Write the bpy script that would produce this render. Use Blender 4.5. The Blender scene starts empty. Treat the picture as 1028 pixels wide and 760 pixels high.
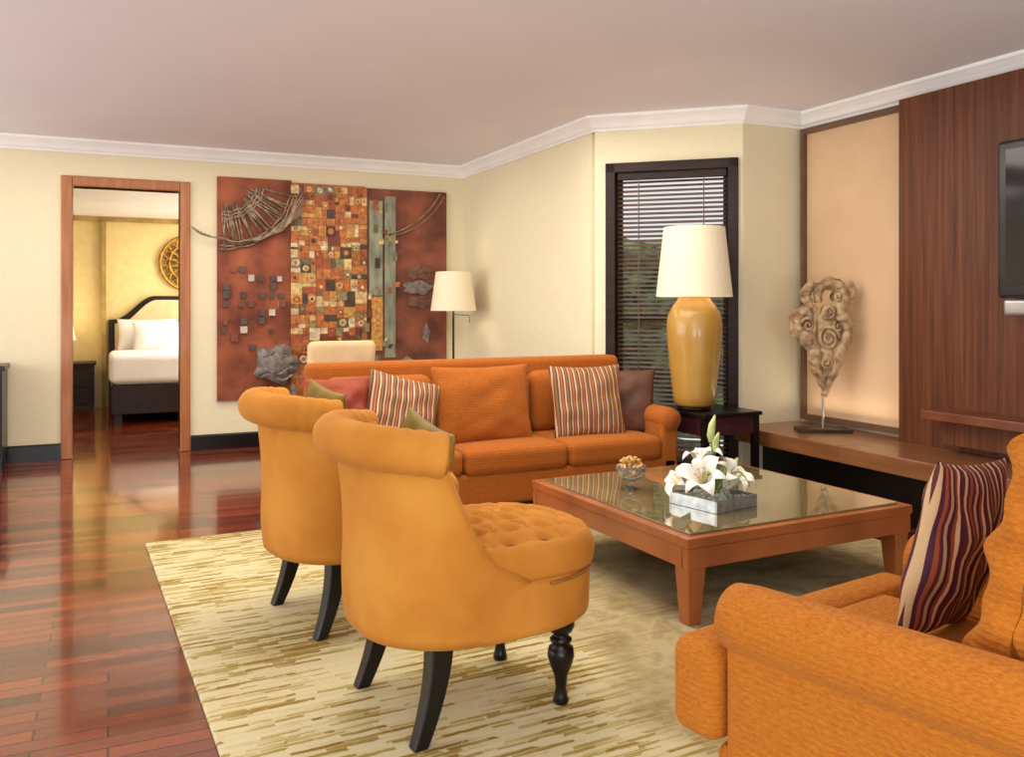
import bpy, bmesh, math, random
from mathutils import Vector, Matrix, noise
random.seed(7)
D=bpy.data
SC=bpy.context.scene
COL=SC.collection
pi=math.pi
try:
    SC.view_settings.view_transform='Standard'
except Exception: pass

def lin(c):
    out=[]
    for v in c:
        v=v/255.0
        out.append(v/12.92 if v<=0.04045 else ((v+0.055)/1.055)**2.4)
    return (out[0],out[1],out[2],1.0)

# ---------------------------------------------------------------- materials
def base_mat(name):
    m=D.materials.new(name); m.use_nodes=True
    nt=m.node_tree; b=nt.nodes['Principled BSDF']
    return m,nt,b
def coords(nt,scale=(1,1,1),rot=(0,0,0)):
    tc=nt.nodes.new('ShaderNodeTexCoord'); mp=nt.nodes.new('ShaderNodeMapping')
    mp.inputs['Scale'].default_value=scale; mp.inputs['Rotation'].default_value=rot
    nt.links.new(tc.outputs['Object'],mp.inputs['Vector'])
    return mp.outputs['Vector']
def noise_node(nt,vec,scale,detail=3,rough=0.5):
    n=nt.nodes.new('ShaderNodeTexNoise'); n.inputs['Scale'].default_value=scale
    n.inputs['Detail'].default_value=detail; n.inputs['Roughness'].default_value=rough
    nt.links.new(vec,n.inputs['Vector']); return n.outputs['Fac']
def ramp(nt,fac,stops,interp='LINEAR'):
    r=nt.nodes.new('ShaderNodeValToRGB'); r.color_ramp.interpolation=interp
    el=r.color_ramp.elements
    while len(el)<len(stops): el.new(0.5)
    for e,(p,c) in zip(el,stops):
        e.position=p; e.color=c
    nt.links.new(fac,r.inputs['Fac']); return r.outputs['Color']
def bump(nt,b,fac,strength=0.2,dist=0.01):
    bn=nt.nodes.new('ShaderNodeBump'); bn.inputs['Strength'].default_value=strength
    bn.inputs['Distance'].default_value=dist
    nt.links.new(fac,bn.inputs['Height']); nt.links.new(bn.outputs['Normal'],b.inputs['Normal'])
def simple(name,c1,c2=None,rough=0.6,metal=0,scale=6,stretch=(1,1,1),bumps=0.0,bscale=None,coat=0,sheen=0,detail=4,lo=0.35,hi=0.65,spec=None):
    m,nt,b=base_mat(name)
    c1=lin(c1); c2=lin(c2) if c2 else tuple(x*0.85 for x in c1[:3])+(1,)
    v=coords(nt,stretch)
    n=noise_node(nt,v,scale,detail)
    nt.links.new(ramp(nt,n,[(lo,c1),(hi,c2)]),b.inputs['Base Color'])
    b.inputs['Roughness'].default_value=rough; b.inputs['Metallic'].default_value=metal
    b.inputs['Coat Weight'].default_value=coat; b.inputs['Coat Roughness'].default_value=0.05
    b.inputs['Sheen Weight'].default_value=sheen
    if spec is not None: b.inputs['Specular IOR Level'].default_value=spec
    if bumps:
        n2=noise_node(nt,v,bscale or scale*4,2)
        bump(nt,b,n2,bumps)
    return m
def suede():
    m,nt,b=base_mat('mustard_suede_velvet')
    v=coords(nt); n=noise_node(nt,v,2.6,4,0.55)
    nt.links.new(ramp(nt,n,[(0.30,lin((172,108,38))),(0.50,lin((192,128,50))),(0.72,lin((204,144,62)))]),b.inputs['Base Color'])
    n2=noise_node(nt,v,6,3,0.5); bump(nt,b,n2,0.10,0.03)
    b.inputs['Roughness'].default_value=0.9; b.inputs['Specular IOR Level'].default_value=0.12
    b.inputs['Sheen Weight'].default_value=0.2; b.inputs['Sheen Roughness'].default_value=0.35
    b.inputs['Sheen Tint'].default_value=lin((240,196,130))
    return m
def ribbed(name,c1,c2,freq=260,strength=0.35):
    m,nt,b=base_mat(name)
    v=coords(nt); sp=nt.nodes.new('ShaderNodeSeparateXYZ'); nt.links.new(v,sp.inputs[0])
    vn=coords(nt,(40,40,200)); n=noise_node(nt,vn,2.0,2,0.4)
    nt.links.new(ramp(nt,n,[(0.30,lin(c1)),(0.72,lin(c2))]),b.inputs['Base Color'])
    mu=nt.nodes.new('ShaderNodeMath'); mu.operation='MULTIPLY'; mu.inputs[1].default_value=freq*2
    nt.links.new(sp.outputs['Z'],mu.inputs[0])
    si=nt.nodes.new('ShaderNodeMath'); si.operation='SINE'; nt.links.new(mu.outputs[0],si.inputs[0])
    ad=nt.nodes.new('ShaderNodeMath'); ad.operation='MULTIPLY_ADD'; ad.inputs[1].default_value=0.6
    nt.links.new(si.outputs[0],ad.inputs[0]); nt.links.new(n,ad.inputs[2])
    bump(nt,b,ad.outputs[0],strength,0.004)
    b.inputs['Roughness'].default_value=0.9; b.inputs['Sheen Weight'].default_value=0.15; b.inputs['Specular IOR Level'].default_value=0.12
    b.inputs['Sheen Tint'].default_value=lin((240,200,140))
    return m
def stripes(name,cols,period):
    m,nt,b=base_mat(name)
    v=coords(nt); sp=nt.nodes.new('ShaderNodeSeparateXYZ'); nt.links.new(v,sp.inputs[0])
    d=nt.nodes.new('ShaderNodeMath'); d.operation='MULTIPLY'; d.inputs[1].default_value=1/period
    nt.links.new(sp.outputs['X'],d.inputs[0])
    f=nt.nodes.new('ShaderNodeMath'); f.operation='FRACT'; nt.links.new(d.outputs[0],f.inputs[0])
    n=len(cols)
    nt.links.new(ramp(nt,f.outputs[0],[(i/n,lin(c)) for i,c in enumerate(cols)],'CONSTANT'),b.inputs['Base Color'])
    b.inputs['Roughness'].default_value=0.65; b.inputs['Specular IOR Level'].default_value=0.3
    return m
def glass(name,col=(240,246,244),rough=0.02):
    m,nt,b=base_mat(name)
    b.inputs['Base Color'].default_value=lin(col); b.inputs['Roughness'].default_value=rough
    b.inputs['Transmission Weight'].default_value=0.9; b.inputs['IOR'].default_value=1.3
    return m

M={}
M['wall']=simple('wallpaper_grasscloth',(228,218,185),(222,212,178),rough=0.85,scale=40,stretch=(0.3,0.3,4),bumps=0.08,bscale=70)
M['ceil']=simple('ceiling_plaster',(234,232,238),(232,230,236),rough=0.95,scale=2)
M['white']=simple('white_trim',(244,243,240),(240,238,234),rough=0.5,scale=3)
M['black']=simple('black_lacquer',(20,15,14),(12,9,9),rough=0.3,spec=0.35)
M['darkwood']=simple('dark_wood',(46,26,18),(30,16,12),rough=0.45,scale=5,stretch=(1,1,8),spec=0.25)
M['doorwood']=simple('door_casing_wood',(172,106,52),(150,86,40),rough=0.4,scale=4,stretch=(6,6,0.6),coat=0.1)
M['tablewood']=simple('cherry_wood',(172,98,48),(144,76,36),rough=0.3,scale=3,stretch=(1,1,1),coat=0.25,detail=6)
M['benchwood']=simple('bench_wood',(140,92,56),(118,74,44),rough=0.3,scale=4,stretch=(4,0.5,4),coat=0.2)
M['velvet']=suede()
M['sofa']=ribbed('orange_chenille',(174,100,40),(150,80,28),200,0.2)
M['armchair']=ribbed('ribbed_orange_chenille',(190,116,38),(162,92,26),200,0.35)
M['button']=simple('button_fabric',(160,102,36),(144,90,30),rough=0.8)
M['rose']=simple('rust_silk',(160,72,44),(130,52,34),rough=0.6,scale=5,spec=0.3)
M['brownp']=simple('brown_silk',(104,66,46),(80,50,38),rough=0.6,scale=5,spec=0.3)
M['olive']=simple('olive_silk',(140,116,34),(108,88,22),rough=0.6,scale=5,spec=0.25)
M['cream']=simple('cream_fabric',(230,200,154),(216,186,140),rough=0.8)
M['linen']=simple('white_linen',(246,244,240),(238,234,230),rough=0.8,scale=4)
M['gold']=simple('antique_gold',(196,150,60),(140,100,36),rough=0.4,metal=0.6,scale=20)
M['stone']=simple('carved_weathered_wood',(196,166,126),(128,98,68),rough=0.85,scale=16,bumps=0.5,bscale=50,lo=0.40,hi=0.66)
M['silver']=simple('brushed_silver',(196,196,198),(166,166,168),rough=0.3,metal=0.7)
M['bronze']=simple('pewter_bronze_wire',(168,150,126),(116,98,78),rough=0.5,metal=0.4,scale=20)
M['screen']=simple('dark_screen',(12,12,14),(9,9,11),rough=0.08)
M['petal']=simple('lily_petal',(250,247,234),(240,238,218),rough=0.6,scale=10)
M['leaf']=simple('lily_leaf',(124,156,60),(76,118,40),rough=0.45,scale=12)
M['bud']=simple('lily_bud',(206,216,150),(160,184,96),rough=0.5,scale=12)
M['pollen']=simple('stamen_yellow',(214,150,40),(170,100,20),rough=0.7)
M['nut']=simple('nut_tan',(230,186,118),(186,134,72),rough=0.6,scale=40)
M['foliage']=simple('hedge_foliage',(180,200,140),(56,88,36),rough=0.8,scale=7)
M['fabricpanel']=simple('beige_fabric_panel',(214,180,142),(209,174,136),rough=0.8,scale=3,bumps=0.03,bscale=160)
M['yellowwall']=simple('golden_wallcovering',(232,210,148),(226,202,136),rough=0.8,scale=12)
M['glass']=glass('clear_glass')
M['pole']=simple('dark_bronze',(60,48,36),(44,34,26),rough=0.4,metal=0.7)
M['slat']=simple('dark_blind_slat',(104,70,52),(80,52,38),rough=0.4,scale=8,coat=0.1)
M['stripeA']=stripes('warm_striped_silk',[(190,160,118),(124,66,48),(176,104,56),(96,56,56),(204,178,138),(140,72,42),(124,104,66),(88,50,48)],0.068)
M['stripeB']=stripes('plum_striped_silk',[(92,36,44),(198,166,122),(70,32,50),(150,76,46),(84,38,48),(180,144,108),(62,28,42),(140,66,44),(210,180,140),(76,32,46)],0.095)

def shade_mat(name,col,strength):
    m,nt,b=base_mat(name)
    v=coords(nt); n=noise_node(nt,v,60,2)
    cr=ramp(nt,n,[(0.3,lin(col)),(0.7,tuple(x*0.95 for x in lin(col)[:3])+(1,))])
    nt.links.new(cr,b.inputs['Base Color']); nt.links.new(cr,b.inputs['Emission Color'])
    b.inputs['Emission Strength'].default_value=strength; b.inputs['Roughness'].default_value=0.9
    return m
M['shade']=shade_mat('lit_lampshade_fabric',(232,216,184),0.10)
M['shade2']=shade_mat('glowing_lampshade_fabric',(255,230,170),0.5)
M['glaze']=simple('mustard_ceramic_glaze',(178,138,62),(168,126,52),rough=0.3,scale=4,coat=0.3)

def floor_mat():
    m,nt,b=base_mat('merbau_plank_floor')
    v=coords(nt)
    br=nt.nodes.new('ShaderNodeTexBrick'); nt.links.new(v,br.inputs['Vector'])
    br.inputs['Scale'].default_value=1.0; br.inputs['Brick Width'].default_value=0.55; br.inputs['Row Height'].default_value=0.07
    br.inputs['Mortar Size'].default_value=0.003; br.inputs['Mortar Smooth'].default_value=0.1; br.offset=0.37
    br.inputs['Color1'].default_value=lin((148,66,36)); br.inputs['Color2'].default_value=lin((62,24,14))
    br.inputs['Mortar'].default_value=lin((18,8,6)); br.inputs['Bias'].default_value=0.0
    v2=coords(nt,(1,14,1)); n=noise_node(nt,v2,4,5)
    mx=nt.nodes.new('ShaderNodeMix'); mx.data_type='RGBA'; mx.blend_type='MULTIPLY'
    mx.inputs['Factor'].default_value=0.35
    nt.links.new(br.outputs['Color'],mx.inputs['A'])
    nt.links.new(ramp(nt,n,[(0.3,(0.6,0.55,0.55,1)),(0.7,(1.2,1.15,1.1,1))]),mx.inputs['B'])
    nt.links.new(mx.outputs['Result'],b.inputs['Base Color'])
    b.inputs['Roughness'].default_value=0.13
    b.inputs['Specular IOR Level'].default_value=0.6
    b.inputs['Coat Weight'].default_value=0.4; b.inputs['Coat Roughness'].default_value=0.05
    bump(nt,b,br.outputs['Fac'],0.15,-0.002)
    return m
M['floor']=floor_mat()

def rug_mat():
    m,nt,b=base_mat('streaked_wool_rug')
    v2=coords(nt,(1,1,1))
    warp=nt.nodes.new('ShaderNodeTexNoise'); warp.inputs['Scale'].default_value=16; warp.inputs['Detail'].default_value=2
    nt.links.new(v2,warp.inputs['Vector'])
    sub=nt.nodes.new('ShaderNodeVectorMath'); sub.operation='SUBTRACT'; sub.inputs[1].default_value=(0.5,0.5,0.5)
    nt.links.new(warp.outputs['Color'],sub.inputs[0])
    scl=nt.nodes.new('ShaderNodeVectorMath'); scl.operation='MULTIPLY'; scl.inputs[1].default_value=(0.12,0.014,0)
    nt.links.new(sub.outputs[0],scl.inputs[0])
    add=nt.nodes.new('ShaderNodeVectorMath'); add.operation='ADD'
    nt.links.new(v2,add.inputs[0]); nt.links.new(scl.outputs[0],add.inputs[1])
    def dash(w,h,off,sc):
        br=nt.nodes.new('ShaderNodeTexBrick'); nt.links.new(add.outputs[0],br.inputs['Vector'])
        br.inputs['Brick Width'].default_value=w; br.inputs['Row Height'].default_value=h; br.inputs['Mortar Size'].default_value=0.003
        br.inputs['Mortar Smooth'].default_value=1.0; br.offset=off; br.inputs['Scale'].default_value=sc
        br.inputs['Color1'].default_value=(0,0,0,1); br.inputs['Color2'].default_value=(1,1,1,1); br.inputs['Mortar'].default_value=(0.7,0.7,0.7,1)
        return br.outputs['Color']
    d1=dash(0.16,0.020,0.37,1.0); d2=dash(0.11,0.015,0.61,0.83)
    av=nt.nodes.new('ShaderNodeMix'); av.data_type='RGBA'; av.inputs['Factor'].default_value=0.4
    nt.links.new(d1,av.inputs['A']); nt.links.new(d2,av.inputs['B'])
    nz=noise_node(nt,v2,2.0,4)
    mm=nt.nodes.new('ShaderNodeMath'); mm.operation='MULTIPLY_ADD'; mm.inputs[1].default_value=1.2; mm.inputs[2].default_value=-0.55
    nt.links.new(nz,mm.inputs[0])
    sm=nt.nodes.new('ShaderNodeMath'); sm.operation='ADD'; nt.links.new(av.outputs['Result'],sm.inputs[0]); nt.links.new(mm.outputs[0],sm.inputs[1])
    streak=ramp(nt,sm.outputs[0],[(0.12,lin((140,108,50))),(0.30,lin((154,134,66))),(0.46,lin((184,168,108))),(0.56,lin((204,192,148))),(0.85,lin((210,200,160)))])
    n2=noise_node(nt,v2,2.4,5,0.62)
    plain=ramp(nt,n2,[(0.36,lin((128,108,70))),(0.44,lin((156,138,98))),(0.52,lin((174,158,118))),(0.57,lin((150,130,90))),(0.66,lin((190,176,138)))])
    pb=nt.nodes.new('ShaderNodeMix'); pb.data_type='RGBA'; pb.inputs['Factor'].default_value=0.15
    nt.links.new(plain,pb.inputs['A']); nt.links.new(streak,pb.inputs['B'])
    sp=nt.nodes.new('ShaderNodeSeparateXYZ'); nt.links.new(v2,sp.inputs[0])
    a=nt.nodes.new('ShaderNodeMath'); a.operation='MULTIPLY_ADD'; a.inputs[1].default_value=0.34; a.inputs[2].default_value=0.12
    nt.links.new(sp.outputs['X'],a.inputs[0])
    n4=noise_node(nt,v2,1.3,5)
    s=nt.nodes.new('ShaderNodeMath'); s.operation='ADD'; nt.links.new(a.outputs[0],s.inputs[0]); nt.links.new(n4,s.inputs[1])
    fac=ramp(nt,s.outputs[0],[(0.38,(0,0,0,1)),(0.50,(1,1,1,1))])
    mx=nt.nodes.new('ShaderNodeMix'); mx.data_type='RGBA'
    nt.links.new(fac,mx.inputs['Factor']); nt.links.new(streak,mx.inputs['A']); nt.links.new(pb.outputs['Result'],mx.inputs['B'])
    nt.links.new(mx.outputs['Result'],b.inputs['Base Color'])
    b.inputs['Roughness'].default_value=0.95; b.inputs['Specular IOR Level'].default_value=0.1
    n5=noise_node(nt,v2,140,2); bump(nt,b,n5,0.5,0.004)
    return m
M['rug']=rug_mat()

def panel_mat():
    m,nt,b=base_mat('rosewood_panelling')
    v=coords(nt,(1,14,0.4)); n=noise_node(nt,v,2.6,7,0.65)
    nt.links.new(ramp(nt,n,[(0.3,lin((70,36,18))),(0.5,lin((96,52,28))),(0.72,lin((116,66,36)))]),b.inputs['Base Color'])
    b.inputs['Roughness'].default_value=0.45; b.inputs['Specular IOR Level'].default_value=0.3
    return m
M['panel']=panel_mat()
def glasstop():
    m,nt,b=base_mat('glass_over_veneer')
    v=coords(nt,(6,1,1)); n=noise_node(nt,v,4,4)
    nt.links.new(ramp(nt,n,[(0.3,lin((132,118,78))),(0.7,lin((110,96,62)))]),b.inputs['Base Color'])
    b.inputs['Roughness'].default_value=0.05; b.inputs['Coat Weight'].default_value=1.0; b.inputs['Coat Roughness'].default_value=0.01
    b.inputs['Specular IOR Level'].default_value=0.8
    return m
M['glasstop']=glasstop()

# ---------------------------------------------------------------- mesh helpers
def obj(name,me,parent=None,loc=(0,0,0),rot=(0,0,0)):
    o=D.objects.new(name,me); COL.objects.link(o)
    if parent: o.parent=parent
    o.location=loc; o.rotation_euler=rot
    return o
def root(name,loc,rotz=0,label=None,cat=None,group=None):
    o=D.objects.new(name,None); COL.objects.link(o); o.empty_display_size=0.1
    o.location=loc; o.rotation_euler=(0,0,rotz)
    tag(o,label,cat,group); return o
def tag(o,label=None,cat=None,group=None,kind=None):
    if label: o['label']=label
    if cat: o['category']=cat
    if group: o['group']=group
    if kind: o['kind']=kind
    return o
def mesh(name,vs,fs,mats,parent=None,loc=(0,0,0),rot=(0,0,0),smooth=False,mi=None):
    me=D.meshes.new(name); me.from_pydata([tuple(v) for v in vs],[],fs)
    if not isinstance(mats,(list,tuple)): mats=[mats]
    for m in mats: me.materials.append(m)
    if mi:
        for p,i in zip(me.polygons,mi): p.material_index=i
    if smooth:
        for p in me.polygons: p.use_smooth=True
    bm=bmesh.new(); bm.from_mesh(me); bmesh.ops.remove_doubles(bm,verts=bm.verts,dist=1e-5)
    bmesh.ops.recalc_face_normals(bm,faces=bm.faces); bm.to_mesh(me); bm.free()
    me.update()
    return obj(name,me,parent,loc,rot)
class MB:
    def __init__(s): s.v=[];s.f=[];s.m=[]
    def add(s,vs,fs,mi=0):
        o=len(s.v); s.v+= [tuple(v) for v in vs]; s.f+=[[i+o for i in f] for f in fs]; s.m+=[mi]*len(fs)
    def box(s,x0,x1,y0,y1,z0,z1,mi=0,T=None):
        vs=[Vector((x,y,z)) for z in (z0,z1) for y in (y0,y1) for x in (x0,x1)]
        if T is not None: vs=[T@v for v in vs]
        s.add(vs,[[0,2,3,1],[4,5,7,6],[0,1,5,4],[2,6,7,3],[0,4,6,2],[1,3,7,5]],mi)
    def disc(s,cx,cz,r,y0,y1,mi=0,seg=16):
        vs=[(cx+r*math.cos(2*pi*k/seg),y,cz+r*math.sin(2*pi*k/seg)) for y in (y0,y1) for k in range(seg)]
        fs=[[k,(k+1)%seg,seg+(k+1)%seg,seg+k] for k in range(seg)]+[list(range(seg)),list(range(seg,2*seg))]
        s.add(vs,fs,mi)
    def tube(s,pts,r,seg=8,mi=0,cap=True):
        pts=[Vector(p) for p in pts]; n=len(pts)
        rs=r if isinstance(r,(list,tuple)) else [r]*n
        rings=[]; up=None
        for i in range(n):
            t=(pts[min(i+1,n-1)]-pts[max(i-1,0)]).normalized()
            if up is None:
                up=Vector((0,0,1)) if abs(t.z)<0.9 else Vector((1,0,0))
            a=t.cross(up).normalized(); b2=a.cross(t).normalized(); up=b2
            rings.append([pts[i]+(a*math.cos(2*pi*k/seg)+b2*math.sin(2*pi*k/seg))*rs[i] for k in range(seg)])
        vs=[v for rg in rings for v in rg]; fs=[]
        for i in range(n-1):
            for k in range(seg):
                k2=(k+1)%seg; fs.append([i*seg+k,i*seg+k2,(i+1)*seg+k2,(i+1)*seg+k])
        if cap:
            fs.append(list(range(seg))[::-1]); fs.append([(n-1)*seg+k for k in range(seg)])
        s.add(vs,fs,mi)
    def build(s,name,mats,parent=None,loc=(0,0,0),rot=(0,0,0),smooth=False,bev=0):
        if not isinstance(mats,(list,tuple)): mats=[mats]
        me=D.meshes.new(name); me.from_pydata(s.v,[],s.f)
        for m in mats: me.materials.append(m)
        for p,i in zip(me.polygons,s.m): p.material_index=i; p.use_smooth=smooth
        bm=bmesh.new(); bm.from_mesh(me); bmesh.ops.recalc_face_normals(bm,faces=bm.faces); bm.to_mesh(me); bm.free()
        o=obj(name,me,parent,loc,rot)
        if bev:
            b=o.modifiers.new('bevel','BEVEL'); b.width=bev; b.segments=2; b.limit_method='ANGLE'
        return o
def rbox(name,size,r,center,mat,parent=None,rot=(0,0,0),puff=0,puffy=0,n=10,fn=None,loc=None):
    """upholstered block: rounded edges, optional crown"""
    h=[s/2 for s in size]
    def axis(hh):
        rr=min(r,hh*0.98); out=[-hh,-hh+rr*0.12,-hh+rr*0.4,-hh+rr*0.75,-hh+rr]
        inner=[-(hh-rr)+2*(hh-rr)*i/n for i in range(1,n)]
        return out+inner+[-x for x in out[::-1]]
    ax=[axis(x) for x in h]
    vs=[];fs=[]
    def grid(a,b,c,sgn):
        A=ax[a];B=ax[b]; o=len(vs)
        for i in A:
            for j in B:
                p=[0,0,0]; p[a]=i;p[b]=j;p[c]=sgn*h[c]; vs.append(Vector(p))
        nb=len(B)
        for i in range(len(A)-1):
            for j in range(nb-1):
                fs.append([o+i*nb+j,o+(i+1)*nb+j,o+(i+1)*nb+j+1,o+i*nb+j+1])
    for (a,b,c) in ((0,1,2),(1,2,0),(0,2,1)):
        grid(a,b,c,1); grid(a,b,c,-1)
    res=[]
    for p in vs:
        q=Vector([max(-(h[k]-min(r,h[k]*.98)),min(h[k]-min(r,h[k]*.98),p[k])) for k in range(3)])
        d=p-q
        if d.length>1e-9: d.normalize()
        w=q+d*r
        u=[w[k]/h[k] for k in range(3)]
        if puff: w.z+=puff*u[2]*(1-u[0]**2)*(1-u[1]**2)
        if puffy: w.y+=puffy*u[1]*(1-u[0]**2)*(1-u[2]**2)
        if fn: w=fn(w,u)
        res.append(w+Vector(center))
    return mesh(name,res,fs,mat,parent,loc=loc or (0,0,0),rot=rot,smooth=True)
def lathe(name,prof,mat,parent=None,loc=(0,0,0),seg=40,rot=(0,0,0),smooth=True,squash=1.0):
    vs=[];fs=[]
    for r,z in prof:
        for k in range(seg):
            a=2*pi*k/seg; vs.append((r*math.cos(a),r*math.sin(a)*squash,z))
    n=len(prof)
    for i in range(n-1):
        for k in range(seg):
            k2=(k+1)%seg; fs.append([i*seg+k,i*seg+k2,(i+1)*seg+k2,(i+1)*seg+k])
    fs.append(list(range(seg))[::-1]); fs.append([(n-1)*seg+k for k in range(seg)])
    me=D.meshes.new(name); me.from_pydata(vs,[],fs); me.materials.append(mat)
    for p in me.polygons: p.use_smooth=smooth and len(p.vertices)==4
    return obj(name,me,parent,loc,rot)
def pillow(name,w,h,t,loc,rot,mat,label,cat='pillow',group=None,parent=None):
    n=22; vs=[];fs=[]
    for side in (1,-1):
        for i in range(n+1):
            for j in range(n+1):
                u=-1+2*i/n; v=-1+2*j/n
                u=math.sin(u*pi/2)*0.5+u*0.5; v=math.sin(v*pi/2)*0.5+v*0.5
                th=((1-abs(u)**2.6)*(1-abs(v)**2.6)); th=max(th,0)**0.55
                x=w/2*u*(1-0.07*(1-v*v)*abs(u)); z=h/2*v*(1-0.07*(1-u*u)*abs(v))
                y=side*t/2*th+0.012*noise.noise(Vector((u*2.6,v*2.6,side+w*7)))*th*2
                vs.append((x,y,z))
        o=(0 if side==1 else (n+1)**2)
        for i in range(n):
            for j in range(n):
                fs.append([o+i*(n+1)+j,o+(i+1)*(n+1)+j,o+(i+1)*(n+1)+j+1,o+i*(n+1)+j+1])
    o=mesh(name,vs,fs,mat,parent,loc,rot,smooth=True)
    if label: tag(o,label,cat,group)
    return o
def structure(o): o['kind']='structure'; return o
def dup(src,loc,rotz,label=None):
    new=src.copy(); COL.objects.link(new); new.location=loc; new.rotation_euler=(0,0,rotz)
    if label: new['label']=label
    def rec(a,b):
        for c in a.children:
            k=c.copy(); COL.objects.link(k); k.parent=b; rec(c,k)
    rec(src,new); return new

# ---------------------------------------------------------------- room shell
HC=2.68
WP=[(-4.0,8.16),(3.27,8.16),(3.27,5.56),(4.05,4.84),(4.59,4.84),(4.59,-2.5)]
b=MB(); b.box(-4.2,5.0,-2.6,12.3,-0.12,0); structure(b.build('floor',M['floor']))
cp=[(-4.1,-2.6),(4.73,-2.6),(4.73,4.98),(4.11,4.98),(3.41,5.62),(3.41,8.3),(-4.1,8.3)]
n=len(cp)
structure(mesh('ceiling',[(x,y,HC) for x,y in cp]+[(x,y,HC+0.1) for x,y in cp],
    [list(range(n)),list(range(n,2*n))]+[[i,(i+1)%n,n+(i+1)%n,n+i] for i in range(n)],M['ceil']))
DX0,DX1,DZ=-0.27,0.575,2.29
b=MB()
b.box(-4.0,DX0,8.16,8.30,0,HC); b.box(DX1,3.41,8.16,8.30,0,HC); b.box(DX0,DX1,8.16,8.30,DZ,HC)
structure(b.build('wall_back',M['wall']))
b=MB(); b.box(3.27,3.41,5.61,8.16,0,HC); structure(b.build('wall_side',M['wall']))
A=Vector((3.27,5.56,0)); Bp=Vector((4.05,4.84,0)); L=(Bp-A).length; ang=math.atan2(Bp.y-A.y,Bp.x-A.x)
TW=Matrix.Translation(A)@Matrix.Rotation(ang,4,'Z')
W0,W1,WZ0,WZ1=0.085,L-0.03,0.10,2.33
b=MB()
b.box(0,W0,0,0.14,0,HC,T=TW); b.box(W1,L,0,0.14,0,HC,T=TW); b.box(W0,W1,0,0.14,0,WZ0,T=TW); b.box(W0,W1,0,0.14,WZ1,HC,T=TW)
structure(b.build('wall_window',M['wall']))
b=MB(); b.box(4.05,4.73,4.84,4.98,0,HC); structure(b.build('wall_corner',M['wall']))
b=MB(); b.box(4.59,4.73,-2.5,4.84,0,HC); structure(b.build('wall_right',M['wall']))

def sweep(name,pts,prof,mat):
    n=len(pts); P=[Vector((p[0],p[1])) for p in pts]; vs=[];fs=[]
    for i in range(n):
        def nrm(a,c):
            d=(c-a).normalized(); return Vector((d.y,-d.x))
        if i==0: m=nrm(P[0],P[1]); k=1
        elif i==n-1: m=nrm(P[-2],P[-1]); k=1
        else:
            n1=nrm(P[i-1],P[i]); n2=nrm(P[i],P[i+1]); m=(n1+n2).normalized(); k=1/max(m.dot(n1),0.2)
        for (o,z) in prof: vs.append((P[i].x+m.x*o*k,P[i].y+m.y*o*k,z))
    q=len(prof)
    for i in range(n-1):
        for j in range(q):
            j2=(j+1)%q; fs.append([i*q+j,i*q+j2,(i+1)*q+j2,(i+1)*q+j])
    fs.append(list(range(q))); fs.append([(n-1)*q+j for j in range(q)][::-1])
    me=D.meshes.new(name); me.from_pydata(vs,[],fs); me.materials.append(mat)
    bm=bmesh.new(); bm.from_mesh(me); bmesh.ops.recalc_face_normals(bm,faces=bm.faces); bm.to_mesh(me); bm.free()
    return structure(obj(name,me))
sweep('trim_1',WP,[(0,HC-0.11),(0.015,HC-0.11),(0.02,HC-0.095),(0.035,HC-0.085),(0.05,HC-0.055),(0.075,HC-0.03),(0.09,HC-0.02),(0.09,HC),(0,HC)],M['white'])
bp=[(0,0),(0.018,0),(0.018,0.12),(0.010,0.135),(0,0.135)]
sweep('baseboard_left',[(-4.0,8.16),(DX0-0.09,8.16)],bp,M['black'])
sweep('baseboard_back',[(DX1+0.09,8.16),(3.27,8.16),(3.27,5.56),(3.32,5.514)],bp,M['black'])
b=MB()
for x0,x1 in ((DX0-0.085,DX0),(DX1,DX1+0.085)):
    b.box(x0,x1,8.13,8.33,0,DZ+0.085)
b.box(DX0,DX1,8.13,8.33,DZ,DZ+0.085)
structure(b.build('door_1',M['doorwood'],bev=0.008))

b=MB()
b.box(W0,W0+0.07,-0.03,0.12,WZ0,WZ1,T=TW); b.box(W1-0.07,W1,-0.03,0.12,WZ0,WZ1,T=TW)
b.box(W0,W1,-0.03,0.12,WZ1-0.07,WZ1,T=TW); b.box(W0,W1,-0.03,0.12,WZ0,WZ0+0.07,T=TW)
b.box(W0+0.07,W0+0.11,0.06,0.10,WZ0+0.07,WZ1-0.07,T=TW); b.box(W1-0.11,W1-0.07,0.06,0.10,WZ0+0.07,WZ1-0.07,T=TW)
b.box(W0+0.07,W1-0.07,0.06,0.10,1.18,1.22,T=TW)
structure(b.build('window_1',M['darkwood'],bev=0.004))
bl=root('venetian_blind',TW@Vector((L/2,0.03,0)),ang,'dark wooden venetian blind hanging in the window','blind')
b=MB(); hw=(W1-W0)/2-0.085; cx=(W0+W1)/2-L/2
z=WZ1-0.14
while z>WZ0+0.12:
    tilt=math.radians(29 if z>1.55 else 20)
    T=Matrix.Translation((cx,0,z))@Matrix.Rotation(tilt,4,'X')
    b.box(-hw,hw,-0.020,0.020,-0.0015,0.0015,T=T); z-=0.033
b.build('slats',M['slat'],bl)
b=MB(); b.box(cx-hw,cx+hw,-0.03,0.03,WZ1-0.12,WZ1-0.07); b.build('head_rail',M['darkwood'],bl)
for s in (-0.6,0.6):
    b=MB(); b.box(cx+hw*s-0.004,cx+hw*s+0.004,-0.026,-0.024,WZ0+0.1,WZ1-0.1); b.build('ladder_tape',M['slat'],bl)
vs=[];fs=[];n=40
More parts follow.
